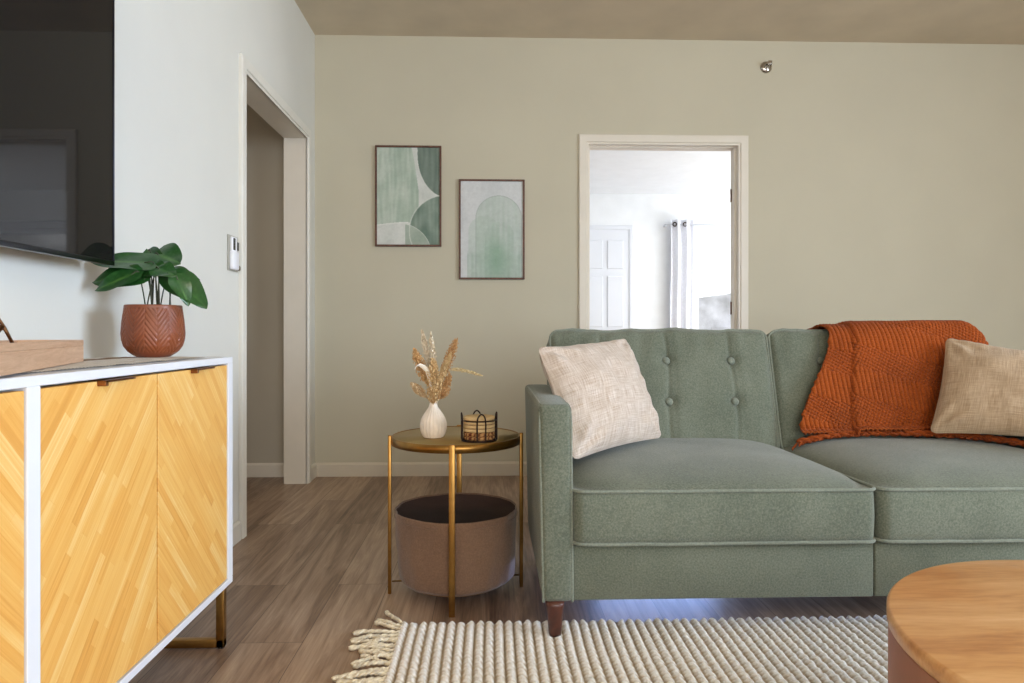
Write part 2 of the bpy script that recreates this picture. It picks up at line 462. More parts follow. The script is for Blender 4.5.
# back doorway: structure door_1 frame
casing('trim_1', DX0, DX1, YB, DZ, .062, .018, -1, M['trim'])
mb = MB(); y0, y1 = YB-.004, YB+.13
mb.box(DX0-.016, DX0, y0, y1, 0, DZ); mb.box(DX1, DX1+.016, y0, y1, 0, DZ); mb.box(DX0-.016, DX1+.016, y0, y1, DZ, DZ+.016)
mb.box(DX0, DX0+.012, YB+.035, YB+.075, 0, DZ); mb.box(DX1-.012, DX1, YB+.035, YB+.075, 0, DZ); mb.box(DX0, DX1, YB+.035, YB+.075, DZ-.004, DZ)
S('door_1_jamb', mb, M['trim'])
for i, z in enumerate((1.78, 1.05, .25)):
    mb = MB(); mb.box(DX1-.002, DX1+.001, YB+.082, YB+.112, z-.04, z+.04, .0005, 1)
    mb.tube([(DX1-.004, YB+.116, z-.042), (DX1-.004, YB+.116, z+.042)], .004, 8)
    S('door_1_hinge', mb, M['bronze'])
# left cased opening
casing('trim_2', OY0, OY1, XL, OZ, .062, .018, 1, M['trim_cool'], 'x')
mb = MB(); x0, x1 = XH-.004, XL+.004
mb.box(x0, x1, OY0-.012, OY0, 0, OZ); mb.box(x0, x1, OY1, OY1+.012, 0, OZ); mb.box(x0, x1, OY0-.012, OY1+.012, OZ, OZ+.012)
S('trim_3', mb, M['trim'])
# bright room beyond the doorway
FY, FC = 7.6, 2.44
WX0, WX1, WZ0, WZ1 = 2.30, 3.55, .75, 2.02
mb = MB(); mb.box(-.6, WX0, FY, FY+.12, 0, FC); mb.box(WX1, 4.4, FY, FY+.12, 0, FC); mb.box(WX0, WX1, FY, FY+.12, 0, WZ0); mb.box(WX0, WX1, FY, FY+.12, WZ1, FC)
S('wall_far_back', mb, M['far_white'])
S('wall_far_left', MB().box(-.7, -.6, YB+.12, FY, 0, FC), M['far_white'])
S('wall_far_right', MB().box(4.3, 4.4, YB+.12, FY+.1, 0, FC), M['far_white'])
S('ceiling_far', MB().box(-.7, 4.4, YB+.12, FY+.12, FC, FC+.1), M['far_white'])
casing('trim_4', 1.02, 1.55, FY, 2.03, .055, .016, -1, M['far_door'])
# far closed panel door
mb = MB(); mb.box(1.02, 1.55, FY-.006, FY+.03, 0, 2.03)
for (a, b, c, d) in ((1.08, 1.26, 1.6, 1.92), (1.31, 1.49, 1.6, 1.92), (1.08, 1.26, .95, 1.52), (1.31, 1.49, .95, 1.52), (1.08, 1.26, .2, .85), (1.31, 1.49, .2, .85)):
    mb.box(a, b, FY-.016, FY-.004, c, d, .006, 1)
S('door_2', mb, M['far_door'])
mb = MB(); mb.box(WX0, WX1, FY+.02, FY+.07, WZ0, WZ0+.05); mb.box(WX0, WX1, FY+.02, FY+.07, WZ1-.05, WZ1)
mb.box(WX0, WX0+.05, FY+.02, FY+.07, WZ0+.05, WZ1-.05); mb.box(WX1-.05, WX1, FY+.02, FY+.07, WZ0+.05, WZ1-.05); mb.box(WX0+.05, WX1-.05, FY+.025, FY+.065, 1.33, 1.37)
mb.box(WX0-.05, WX1+.05, FY-.04, FY+.02, WZ0-.03, WZ0)
mb.box(WX0-.05, WX1+.05, FY-.015, FY, WZ1, WZ1+.07); mb.box(WX1, WX1+.06, FY-.015, FY, WZ0, WZ1); mb.box(WX0-.06, WX0, FY-.015, FY, WZ0, WZ1)
w1 = S('window_1', mb, M['far_door'])
MB().box(WX0+.04, WX1-.04, FY+.04, FY+.046, WZ0+.04, WZ1-.04).build('window_pane', M['glass'], w1)
skirting('baseboard_far', (-.6, FY), (.96, FY), mat='far_white')
# outdoors seen through the far window
S('ground_outdoors', MB().box(-6, 14, 8.0, 30, -.3, -.15), M['lawn'])
mb = MB(); mb.prism([(4.2, -.2), (10.5, -.2), (10.5, 1.6), (7.3, 2.0), (4.2, 1.6)], 15, 20, 'y'); mb.box(4.9, 5.7, 14.95, 15, .4, 1.0)
tag(mb.build('neighbouring_house', M['outside_wall']), 'pale grey low house outdoors seen through the far bedroom window', 'house')

# curtain
ct = empty('grommet_curtain', (2.12, FY-.1, .02), 'white curtain panel with dark grommets beside the window in the bright far room', 'curtain')
def cur(u, v):
    x = 2.0+.25*u
    return (x+.006*sin(v*9), FY-.10+.028*sin(u*2*PI*2.5)*(1-.15*v), .03+2.11*(1-v))
mb = MB(); mb.grid(cur, 40, 30)
mb.build('curtain_panel', M['curtain'], ct)
for x in (2.04, 2.155):
    MB().tube([(x+.02*cos(a*PI/8), FY-.118, 2.085+.02*sin(a*PI/8)) for a in range(16)], .007, 6, True).build('grommet', M['wire'], ct)
rd = empty('curtain_rod', (2.8, FY-.1, 2.085), 'thin white curtain rod over the window in the bright far room', 'curtain rod')
MB().tube([(1.93, FY-.1, 2.085), (3.75, FY-.1, 2.085)], .008, 8).build('rod', M['far_door'], rd)
for x in (1.95, 3.73): MB().box(x-.01, x+.01, FY-.1, FY, 2.07, 2.085).build('bracket', M['far_door'], rd)

# ------------------------------------------------------------------ wall things
# television
tv = empty('television', (-1.0, 1.09, 1.08), 'large black flat television mounted on the left wall above the sideboard', 'television')
TX = -.985; ty0, ty1, tz0, tz1 = .37, 1.820, 1.071, 1.905
MB().box(TX-.028, TX-.004, ty0, ty1, tz0, tz1, .004).build('tv_casing', M['tvbody'], tv)
MB().box(TX-.004, TX, ty0+.005, ty1-.005, tz0+.010, tz1-.005).build('screen', M['screen'], tv)
mb = MB(); mb.box(TX-.008, TX+.003, ty0, ty1, tz0-.002, tz0+.009, .001); mb.box(TX-.026, TX+.002, ty1-.001, ty1+.003, tz0, tz1, .001)
mb.build('bezel', M['tvedge'], tv)
MB().box(TX-.062, TX-.028, ty0+.2, ty1-.2, tz0+.06, tz0+.5, .008).build('rear_housing', M['tvbody'], tv)
MB().box(XL, TX-.06, .9, 1.3, 1.3, 1.7, .002).build('wall_bracket', M['tvbody'], tv)

# thermostat-like wall control
wc = empty('wall_remote', (XL, 2.9, 1.15), 'white wall remote in its holder beside the cased opening on the left wall', 'wall control')
MB().box(XL, XL+.006, 2.855, 2.965, 1.15, 1.30, .003).build('back_plate', M['grey_plastic'], wc)
MB().box(XL+.006, XL+.026, 2.862, 2.925, 1.155, 1.232, .006).build('holder', M['white_plastic'], wc)
MB().box(XL+.006, XL+.02, 2.868, 2.918, 1.20, 1.292, .005).build('remote_body', M['white_plastic'], wc)
MB().box(XL+.0195, XL+.0215, 2.872, 2.893, 1.236, 1.286, .0005).build('display', M['dark_screen'], wc)
MB().box(XL+.005, XL+.012, 2.932, 2.96, 1.242, 1.277, .001).build('sensor_window', M['dark_screen'], wc)
MB().tube([(XL+.005, 2.945, 1.166), (XL+.02, 2.945, 1.166)], .011, 14).build('dial', M['chrome'], wc)

# sprinkler head
sp = empty('sprinkler_head', (1.746, YB, 2.57), 'small chrome sidewall sprinkler head high on the back wall', 'sprinkler')
def ylathe(prof, cx, cz, y, n=28):
    mb = MB(); mb.lathe(prof, 0, 0, n)
    mb.v = [Vector((cx+v.x, y-v.z, cz+v.y)) for v in mb.v]; return mb
ylathe([(.038, 0), (.038, .004), (.030, .012), (.018, .016), (.0, .016)], 1.746, 2.57, YB).build('escutcheon', M['chrome'], sp)
ylathe([(.012, .014), (.012, .03), (.007, .034), (.007, .05), (0, .05)], 1.746, 2.57, YB).build('nozzle', M['chrome'], sp)
mb = MB()
for s in (-1, 1): mb.tube([(1.746+s*.013, YB-.03, 2.57), (1.746+s*.016, YB-.045, 2.57), (1.746+s*.004, YB-.062, 2.57)], .003, 6)
mb.build('yoke_arm', M['wire'], sp)
mb = MB(); mb.box(1.733, 1.759, YB-.066, YB-.062, 2.566, 2.588, .001); mb.build('deflector', M['chrome'], sp)

# framed art
def art(x0, x1, z0, z1, fn, label):
    t = empty('framed_print', ((x0+x1)/2, YB, z0), label, 'picture', 'framed abstract prints')
    d = .022; w = .011
    mb = MB()
    for (a, b, c, e) in ((x0, x1, z0, z0+w), (x0, x1, z1-w, z1), (x0, x0+w, z0+w, z1-w), (x1-w, x1, z0+w, z1-w)):
        mb.box(a, b, YB-d, YB, c, e, .001, 1)
    mb.build('frame', M['frame_wood'], t)
    nu, nv = 150, 225
    X0, X1, Z0, Z1 = x0+w, x1-w, z0+w, z1-w
    mb = MB(); cols = []
    for j in range(nv+1):
        for i in range(nu+1):
            cc = fn(i/nu, j/nv); g_ = sum(cc)/3; cols.append(lin(tuple(min(255, (q*.62+g_*.38)*1.05) for q in cc)))
    mb.grid(lambda u, v: (X0+(X1-X0)*u, YB-.012, Z1-(Z1-Z0)*v), nu, nv, False)
    mb.build('print', M['print'], t, cols=cols)
    return t
def lerp(a, b, t):
    t = max(0, min(1, t)); return tuple(x+(y-x)*t for x, y in zip(a, b))
def art1(u, v):
    x = u*.64
    n = noise.noise(Vector((u*4, v*5, 0))); ns = noise.noise(Vector((u*22, v*3, 3)))
    edge = .35+.075*min(1, (v/.45))**.8
    paper = lerp((212, 214, 206), (196, 202, 192), .5+n)
    d1 = math.hypot((x-.71)/.30, (v-.06)/.45)          # upper right disc
    d2 = math.hypot((x-.70), (v-.86))/.37                # lower right disc
    d3 = math.hypot((x-.22), (v-1.12))/.34               # small lower disc
    lo = .80-.03*sin(u*3)
    if d1 < 1: c = lerp((122, 142, 126), (96, 122, 104), .5+ns*.8+n*.3)
    elif d2 < 1 and v > .5 and not (d3 < 1 and v > .78): c = lerp((96, 128, 108), (136, 160, 140), .5+n+.5*ns+(x-.5))
    elif v > .78 and d3 < 1 and u > .45: c = lerp((150, 172, 150), (176, 192, 172), .5+n)
    elif x < edge and v < lo: c = lerp((158, 184, 160), (188, 204, 184), .5+n*.8+ns*.8-(.25 if .5 < u < .65 else 0))
    else: c = paper
    for d, k in ((d1, .012), (d2, .015), (d3, .012)):
        if abs(d-1) < k and v > .02: c = lerp(c, (216, 220, 208), .6)
    if u < .5 and abs(v-lo) < .005: c = (222, 224, 214)
    return c
def art2(u, v):
    x = u*.64
    n = noise.noise(Vector((u*3, v*4, 9))); ns = noise.noise(Vector((u*24, v*2.5, 5)))
    c = lerp((206, 209, 210), (198, 203, 204), .5+n)
    def arch(cx, top, r):
        return abs(x-cx) < r and (v > top+r or math.hypot(x-cx, v-top-r) < r)
    if arch(.24, .36, .16): c = lerp(c, (176, 198, 182), .35+.3*v)
    if arch(.39, .15, .235): c = lerp(c, (166, 192, 172), .5+.25*ns+.15*v)
    if arch(.40, .42, .15) : c = lerp(c, (140, 180, 150), .12+.35*max(0, v-.4)+.2*ns)
    g = math.exp(-((u-.58)/.16)**2-((v-.82)/.17)**2); c = lerp(c, (104, 166, 118), .65*g)
    if v > .72: c = lerp(c, (150, 182, 160), .5*min(1, (v-.72)/.05)*(.7+.8*ns) if u > .1 else 0)
    e = abs(math.hypot(x-.39, v-.385)/.235-1) if v < .385 else abs(abs(x-.39)/.235-1)
    if e < .018: c = lerp(c, (140, 160, 148), .45)
    return c
art(-.711, -.302, 1.426, 2.051, art1, 'thin dark framed abstract print of overlapping green discs, the left and higher one')
art(-.193, .216, 1.223, 1.845, art2, 'thin dark framed abstract print of a pale green arch, the right and lower one')

# ------------------------------------------------------------------ sideboard
CF = -.749; CB = XL+.006; CZ0, CZ1 = .168, .823; CY0, CY1 = .282, 2.015
sb = empty('sideboard', ((CF+CB)/2, 1.15, 0), 'white framed sideboard with yellow chevron wood doors along the left wall', 'sideboard')
T = .018
mb = MB()
mb.box(CB, CF, CY0, CY1, CZ1-T, CZ1, .0012, 1)
mb.box(CB, CF, CY0, CY1, CZ0, CZ0+T, .0012, 1)
for a, b in ((CY0, CY0+.033), (1.131, 1.164), (CY1-.033, CY1)):
    mb.box(CB, CF, a, b, CZ0+T, CZ1-T, .0008, 1)
mb.box(CB, CB+.006, CY0, CY1, CZ0+T, CZ1-T)
mb.build('carcass', M['cab_white'], sb)
doors = [(.317, .7205, 'chev_up'), (.7265, 1.1285, 'chev_dn'), (1.1675, 1.5675, 'chev_up'), (1.5745, 1.9785, 'chev_dn')]
for i, (a, b, m) in enumerate(doors):
    d = MB().box(CF-.022, CF-.003, a, b, CZ0+T+.003, CZ1-T-.005, .001, 1).build('door', M[m], sb)
    c0 = (a+b)/2+.02
    mb = MB(); mb.box(CF-.020, CF+.014, c0-.055, c0+.055, CZ1-T-.0045, CZ1-T-.003, .0004, 1)
    mb.box(CF+.012, CF+.014, c0-.055, c0+.055, CZ1-T-.007, CZ1-T-.003, .0004, 1)
    mb.box(CF-.003, CF+.014, c0-.055, c0-.045, CZ1-T-.014, CZ1-T-.003, .0008, 1)
    mb.build('handle', M['copper'], d)
for y in (.34, 1.148, 1.963):
    mb = MB(); w = .011; xa, xb = CF-.002, CB+.02
    mb.box(xa-2*w, xa, y-w, y+w, .004, CZ0, .0015); mb.box(xb, xb+2*w, y-w, y+w, .004, CZ0, .0015)
    mb.box(xb, xa, y-w, y+w, .004, .004+2*w, .0015)
    lg = mb.build('leg_frame', M['gold'], sb)
    for x in (xa-w, xb+w): MB().tube([(x, y, 0), (x, y, .005)], .009, 12).build('foot_pad', M['black'], lg)

# runner on top
def run_pt(u, v):
    return (CB+.035+.255*u, .40+1.52*v, CZ1+.002+.0016*(1 if (int(v*260)+int(u*44)) % 2 else 0)+.0015*noise.noise(Vector((u*6, v*30, 0))))
mb = MB(); nu, nv = 44, 260; mb.grid(run_pt, nu, nv)
cols = []
for j in range(nv+1):
    for i in range(nu+1):
        u = i/nu
        cols.append(lin((150, 124, 100) if .12 < u < .34 else (234, 228, 220)))
tag(mb.build('table_runner', M['runner'], cols=cols), 'cream woven runner with a brown stripe lying on the sideboard', 'runner')

# wooden tray, angled
A = math.atan2(.182, .52)
Rt = Matrix.Translation((-.926, 1.588, 0)) @ Matrix.Rotation(A, 4, 'Z')
tz = CZ1+.0045
mb = MB(); L, W = .60, .135
mb.box(-W, 0, -L, 0, tz, tz+.036, .0015, 1, Rt)
mb.box(-.010, 0, -L, 0, tz+.036, tz+.050, .0015, 1, Rt); mb.box(-W, -W+.010, -L, 0, tz+.036, tz+.050, .0015, 1, Rt)
mb.box(-W+.01, -.01, -.012, 0, tz+.036, tz+.050, .0015, 1, Rt); mb.box(-W+.01, -.01, -L, -L+.012, tz+.036, tz+.050, .0015, 1, Rt)
tag(mb.build('wooden_tray', M['tray']), 'light wooden tray standing on the sideboard below the television', 'tray')
# geometric ornament
gb = Vector((-.893, 1.232, tz+.0375))
mb = MB()
base = [gb+Vector((.046*cos(a), .046*sin(a), .002)) for a in (0.6, 0.6+PI/2, 0.6+PI, 0.6+1.5*PI)]
mid = [gb+Vector((.042*cos(a+.78), .042*sin(a+.78), .04)) for a in (0.6, 0.6+PI/2, 0.6+PI, 0.6+1.5*PI)]
top = gb+Vector((.0, -.005, .10))
for i in range(4):
    j = (i+1) % 4
    for a, b in ((base[i], base[j]), (base[i], mid[i]), (base[j], mid[i]), (mid[i], top), (mid[i], mid[j])):
        mb.tube([a, b], .0028, 6)
tag(mb.build('wire_ornament', M['bronze']), 'small bronze wire geometric ornament on the wooden tray', 'ornament')

# potted plant
px, py, pz = -.917, 1.893, CZ1+.0045
pl = empty('potted_plant', (px, py, pz), 'leafy green plant in a terracotta chevron pot on the sideboard', 'potted plant')
def pr(t):  # radius over height
    H = .139
    k = [(0, .043), (.03, .051), (.10, .063), (.2, .0725), (.33, .0775), (.45, .0790), (.7, .0765), (.9, .0725), (1, .0712)]
    for (a, ra), (b, rb) in zip(k, k[1:]):
        if t <= b: return ra+(rb-ra)*((t-a)/(b-a))
    return .0712
prof = [(0.0005, pz), (.041, pz)]+[(pr(i/70), pz+.002+.137*i/70) for i in range(71)]+[(.0695, pz+.1405), (.067, pz+.139), (.065, pz+.11), (.001, pz+.11)]
def potmod(r, z, th, i):
    h = z-pz
    if r < .046 or i > 72 or h < .012 or h > .131: return 0
    k = 8; ph = (th*k/(2*PI)+.28) % 1; tri = abs(ph-.5)*2
    g = ((h*62 + tri*2.6) % 1)
    d = -.0022*math.exp(-((g-.5)/.16)**2)
    if tri < .05 or tri > .95: d -= .001
    return d
MB().lathe(prof, px, py, 288, potmod).build('pot', M['pot'], pl)
MB().lathe([(.0001, pz+.113), (.066, pz+.113), (.066, pz+.118), (.03, pz+.126), (.0001, pz+.127)], px, py, 24).build('soil', M['soil'], pl)
def leaf(base, tip, width, nrm, sag=.15, fold=.25, notch=True):
    width *= 1.15; base = Vector(base); tip = Vector(tip); ax = tip-base; L = ax.length; ax.normalize()
    n = Vector(nrm); n = (n-ax*n.dot(ax)).normalized(); side = ax.cross(n)
    nu, nv = 10, 16; mb = MB(); cols = []
    def shp(t):
        return max(.0, (sin(PI*min(1, t**.62))**.62))*(1-.18*t) if 0 < t < 1 else 0
    def fn(u, v):
        s = (u-.5)*2; t = v
        w = width*.5*max(shp(t), .015)
        back = -.12*L*(abs(s)**1.5)*(1-t)**3 if notch else 0
        p = base+ax*(t*L+back)+side*(s*w)+n*(fold*w*abs(s)**1.2-sag*L*t*t+.003*sin(t*9+s*2)*abs(s))
        return p
    mb.grid(fn, nu, nv)
    for j in range(nv+1):
        for i in range(nu+1):
            s = abs(i/nu-.5)*2; t = j/nv
            c = lerp((96, 140, 62), (36, 84, 30), s*6)
            if abs(((t*7-s*1.2) % 1)-.5) < .1: c = lerp(c, (84, 128, 66), .45)
            cols.append(lin(lerp(c, (30, 74, 34), .5+.5*noise.noise(Vector(base)*40+Vector((t*3, s*2, 0))))))
    mb.build('leaf', M['leaf'], pl, cols=cols)
P0 = Vector((px, py, pz))
def PP(dx, dz, dy=0): return P0+Vector((dx, dy, dz))   # photo-plane offsets in metres from pot base centre
k = 1/372.
def Q(x, y, dy=0): return PP((x-150)*k, (356-y)*k, dy)
leaves = [
 (Q(148, 251, .02), Q(178, 260, -.01), .096, (.25, -.80, .55), .06, .10),
 (Q(154, 262, -.02), Q(95, 257, -.04), .082, (-.05, -.62, .78), .10, .12),
 (Q(150, 270, -.03), Q(98, 280, -.05), .096, (-.15, -.80, .58), .06, .10),
 (Q(146, 272, -.06), Q(104, 289, -.07), .056, (-.1, -.85, .45), .08, .15),
 (Q(166, 273, .0), Q(207, 303, -.02), .086, (.45, -.70, .55), .12, .15),
 (Q(177, 275, -.03), Q(193, 303, -.04), .050, (.6, -.7, .35), .14, .2),
 (Q(158, 266, -.02), Q(134, 279, -.05), .060, (-.2, -.8, .5), .10, .15),
 (Q(158, 267, -.03), Q(180, 274, -.05), .058, (.2, -.75, .6), .08, .15),
 (Q(140, 247, .03), Q(160, 262, .0), .040, (-.3, -.7, .6), .08, .2),
 (Q(150, 262, .03), Q(160, 270, -.02), .060, (0, -.7, .7), .08, .15),
 (Q(148, 269, .04), Q(120, 268, .075), .070, (-.2, -.4, .9), .1, .15),
 (Q(160, 268, .04), Q(186, 274, .07), .070, (.2, -.4, .9), .1, .15),
 (Q(146, 266, -.02), Q(172, 273, -.05), .062, (.0, -.75, .66), .08, .15)]
for i, a in enumerate(leaves):
    leaf(*a)
    b = Vector(a[0]); sx = (b.x-px)*.38+.004*sin(i*2.1); sy = .02*sin(i*1.9)
    st = P0+Vector((max(-.05, min(.05, (b.x-px)*.7+.012*sin(i*3.3))), sy, .118))
    mid = (st+b)/2+Vector(((st.x-b.x)*.12, 0, .012))
    MB().tube(catmull([st, mid, b, b+(Vector(a[1])-b)*.15], 6), .0019, 6).build('stem', M['stem'], pl)

# ------------------------------------------------------------------ side table
tx, ty, tr, TZ = -.117, 2.379, .228, .538
st = empty('side_table', (tx, ty, 0), 'round brass side table left of the green sofa', 'side table')
MB().lathe([(.0001, TZ-.006), (tr-.010, TZ-.006), (tr-.010, TZ-.002), (.0001, TZ-.002)], tx, ty, 96).build('tabletop', M['table_top_metal'], st)
MB().lathe([(tr-.010, TZ-.027), (tr-.006, TZ-.027), (tr-.006, TZ), (tr-.010, TZ)], tx, ty, 96, closed=True).build('rim', M['gold'], st)
for kx in (6.3, 90.0, 186.3, 269.4):
    a = math.radians(kx)
    mt = Matrix.Translation((tx, ty, 0)) @ Matrix.Rotation(a, 4, 'Z')
    l = MB().box(tr-.006, tr+.006, -.0098, .0098, 0, TZ+.003, .002, 2, mt).build('leg', M['gold'], st)
mb = MB(); mb.tube([(tx+.165*cos(2*PI*i/64), ty+.165*sin(2*PI*i/64), .040) for i in range(64)], .003, 6, True)
mb.build('lower_ring', M['gold'], st)
mb = MB()
for a in (math.radians(6.3), math.radians(90)):
    mb.tube([(tx-(tr-.008)*cos(a), ty-(tr-.008)*sin(a), .040), (tx+(tr-.008)*cos(a), ty+(tr-.008)*sin(a), .040)], .003, 6)
mb.build('cross_bar', M['gold'], st)

# felt basket
def wr(r, z, th, i):
    return (.007*noise.noise(Vector((cos(th)*3, sin(th)*3, z*7)))+.0018*sin(th*3+z*20)+.003*noise.noise(Vector((cos(th)*8, sin(th)*8, z*16))))*(1 if r > .1 else 0)
prof = [(.0001, .046), (.165, .046), (.190, .050), (.2, .061), (.203, .10), (.205, .15), (.207, .2), (.210, .25), (.2115, .275), (.2115, .284), (.2085, .288), (.205, .284),
        (.204, .25), (.201, .18), (.198, .1), (.19, .062), (.001, .056)]
prof = [(p[0], p[1]) for p in prof]
full = []
for (p, q) in zip(prof, prof[1:]):
    for i in range(4): full.append((p[0]+(q[0]-p[0])*i/4, p[1]+(q[1]-p[1])*i/4))
prof = full+[prof[-1]]
sk = empty('storage_basket', (tx, ty, .044), 'round taupe felt storage basket sitting inside the brass side table', 'basket')
MB().lathe(prof, tx, ty, 96, wr).build('basket_body', M['felt'], sk)
MB().lathe([(.0001, .058), (.186, .064), (.1945, .1), (.1965, .15), (.1985, .2), (.2005, .25), (.2015, .279), (.2045, .283), (.2055, .281)], tx, ty, 96, lambda r_, z, th, i: wr(r_, z, th, i)).build('dark_inner_shell', M['basket_inside'], sk)  # separate shell added to make the basket's inside darker than the felt
mb = MB(); mb.tube([(tx+.2122*cos(2*PI*i/72), ty+.2122*sin(2*PI*i/72), .268) for i in range(72)], .0016, 6, True); mb.build('stitched_hem', M['felt'], sk)

# vase
vx, vy, vz = -.193, 2.335, TZ-.0015
vs_ = MB(); vp = [(.0001, 0), (.030, 0), (.036, .004), (.0435, .02), (.0462, .038), (.044, .056), (.036, .074), (.025, .090), (.0165, .102), (.0135, .112), (.0135, .119), (.0155, .122), (.0125, .122), (.011, .112), (.012, .1), (.0001, .09)]
vpp = catmull([(a, 0, b) for a, b in vp], 4)
vs_.lathe([(max(.0001, p.x), vz+p.z) for p in vpp], vx, vy, 120, lambda r, z, th, i: -.0034*abs(sin(th*11))**.6*min(1, max(0, (r-.013)*60)) if i < 44 else 0)
tag(vs_.build('vase', M['vase']), 'small ribbed white ceramic vase on the side table', 'vase')
# dried sprays: each one a thing
vm = Vector((vx, vy, vz+.108))
kk = 1/293.
def V(x, y, dy=0): return Vector((vx+(x-433.5)*kk, vy+dy, vz+(437-y)*kk))
def blade(mb, cols, a, b, w, c):
    a = Vector(a); b = Vector(b); d = (b-a)
    s = d.cross(Vector((random.uniform(-1, 1), random.uniform(-1, 1), random.uniform(-1, 1))))
    if s.length < 1e-9: return
    s = s.normalized()*w; m = (a+b)/2
    mb.add([a, m+s, b, m-s], [(0, 1, 2, 3)]); cols += [lin(c)]*4
def spray(name, label, pts, rad, dens, c1, c2, fl=.016, start=.45, w=.0006, stem_c=(196, 168, 118)):
    path = catmull([vm+Vector((0, 0, -.015))]+pts, 10); m = len(path)
    t = empty(name, vm, label, 'dried flower', 'dried sprays in the white vase')
    mb = MB(); mb.tube(path, lambda q: .0013*(1-.6*q), 6)
    mb.build('stalk', M['dry'], t, cols=[lin(stem_c)]*len(mb.v))
    mb = MB(); cols = []; rad *= 1.05; dens = int(dens*2.6); w *= .85; fl *= 1.75; c1 = lerp(c1, (236, 218, 186), .22); c2 = lerp(c2, (236, 218, 186), .15)
    for i in range(dens):
        q = start+(1-start)*random.random()**.85
        f = q*(m-1); i0 = min(m-2, int(f)); p = path[i0].lerp(path[i0+1], f-i0); d = (path[i0+1]-path[i0]).normalized()
        e = (q-start)/(1-start); R = rad*(sin(PI*min(1, .12+e*.88))**.6+.15)
        rnd = Vector((random.gauss(0, 1), random.gauss(0, 1), random.gauss(0, 1))); rnd = (rnd-d*rnd.dot(d)).normalized()
        L = fl*random.uniform(.5, 1.1)
        q2 = p+rnd*R*random.uniform(.3, 1.35)**1.5+d*L
        blade(mb, cols, p, q2, w*random.uniform(.7, 1.6), lerp(c1, c2, random.random()))
        if True: blade(mb, cols, q2-d*.006, q2+d*.002, w*2.2, lerp(c1, c2, random.random()))
    mb.build('plume', M['dry'], t, cols=cols)
spray('dried_spray', 'white feathery dried spray, tallest in the vase, at its left', [V(431, 385), V(428, 360), V(423.5, 336)], .0065, 260, (238, 226, 206), (214, 196, 168), .014, .55, .0012)
spray('dried_spray', 'white feathery dried spray standing upright in the middle of the vase', [V(433, 385, -.01), V(434, 362, -.01), V(432, 339, -.012)], .006, 260, (240, 230, 212), (216, 200, 172), .014, .5, .0012)
spray('dried_spray', 'rust brown dried seed head leaning right in the vase', [V(439, 388, .01), V(446, 368, .015), V(455, 343, .02)], .011, 300, (164, 108, 60), (206, 158, 100), .012, .45, .0011)
spray('dried_spray', 'golden brown dried seed head leaning left in the vase', [V(430, 388, -.01), V(424, 372, -.015), V(417, 354, -.02)], .012, 300, (186, 128, 68), (220, 178, 122), .013, .35, .0011)
spray('dried_spray', 'thin pale bunny tail grass arching far to the right out of the vase', [V(440, 385, -.01), V(450, 371, -.015), V(463, 370, -.02), V(478, 374, -.025)], .0035, 220, (226, 206, 160), (200, 176, 126), .010, .5, .0009)
spray('dried_spray', 'pale wheat ear leaning slightly right in front of the rust seed head', [V(438, 390, -.02), V(443, 374, -.025), V(450, 357, -.03)], .007, 280, (222, 190, 140), (196, 158, 104), .012, .35, .0011)
spray('dried_spray', 'low fluffy beige dried spray spreading out at the left rim of the vase', [V(428, 398, -.01), V(422, 392, -.015), V(416, 386, -.02)], .009, 260, (218, 192, 152), (190, 150, 104), .012, .3, .0009)
spray('dried_spray', 'dense straw coloured dried tuft filling the centre of the vase', [V(434, 400, -.02), V(435, 385, -.025), V(434, 368, -.028)], .015, 420, (226, 194, 142), (196, 152, 96), .02, .2, .0013)
spray('dried_spray', 'low orange brown dried grass leaning right just above the vase rim', [V(438, 400, -.01), V(443, 392, -.01), V(448, 380, -.012)], .011, 300, (204, 154, 96), (160, 110, 62), .014, .3, .0010)
# broad white leaf curl
mb = MB(); cols = []
pth = catmull([vm, V(432, 385, -.03), V(428, 370, -.035), V(420, 364, -.04), V(416, 369, -.045)], 8)
for (p, q2) in zip(pth, pth[1:]): pass
def lf(u, v):
    i = min(len(pth)-1, int(v*(len(pth)-1))); p = pth[i]
    wv = .012*sin(PI*min(1, v*.9+.06))**.8
    return p+Vector(((u-.5)*wv, (abs(u-.5))*wv*.5, (u-.5)*wv*.8))
mb.grid(lf, 4, len(pth)-1)
tag(mb.build('dried_spray', M['dry'], cols=[lin((244, 236, 222))]*len(mb.v)), 'white curled dried leaf bending over to the left of the vase', 'dried flower', 'dried sprays in the white vase')

# coaster holder and coasters
cx_, cy_, cz_ = -.036, 2.262, TZ-.0015
ch = empty('coaster_holder', (cx_, cy_, cz_), 'round black wire holder full of coasters on the side table', 'coaster holder')
def ring(z, r, rr, n=40): return MB().tube([(cx_+r*cos(2*PI*i/n), cy_+r*sin(2*PI*i/n), z) for i in range(n)], rr, 6, True)
ring(cz_+.003, .057, .003).build('base_ring', M['wire'], ch)
mb = MB(); mb.tube([(cx_-.057, cy_, cz_+.0025), (cx_+.057, cy_, cz_+.0025)], .0022, 6); mb.tube([(cx_, cy_-.057, cz_+.0025), (cx_, cy_+.057, cz_+.0025)], .0022, 6)
mb.build('base_cross', M['wire'], ch)
ring(cz_+.068, .058, .0018).build('top_ring', M['wire'], ch)
for a0 in (-1.42, .15, 1.72, 3.29):
    pts = []
    for (da, z) in ((-.24, .004), (-.24, .03), (-.24, .064), (-.2, .080), (-.1, .089), (0, .092), (.1, .089), (.2, .080), (.24, .064), (.24, .03), (.24, .004)):
        a = a0+da; pts.append((cx_+.0585*cos(a), cy_+.0585*sin(a), cz_+z))
    MB().tube(catmull(pts, 4), .0026, 6).build('wire_loop', M['wire'], ch)
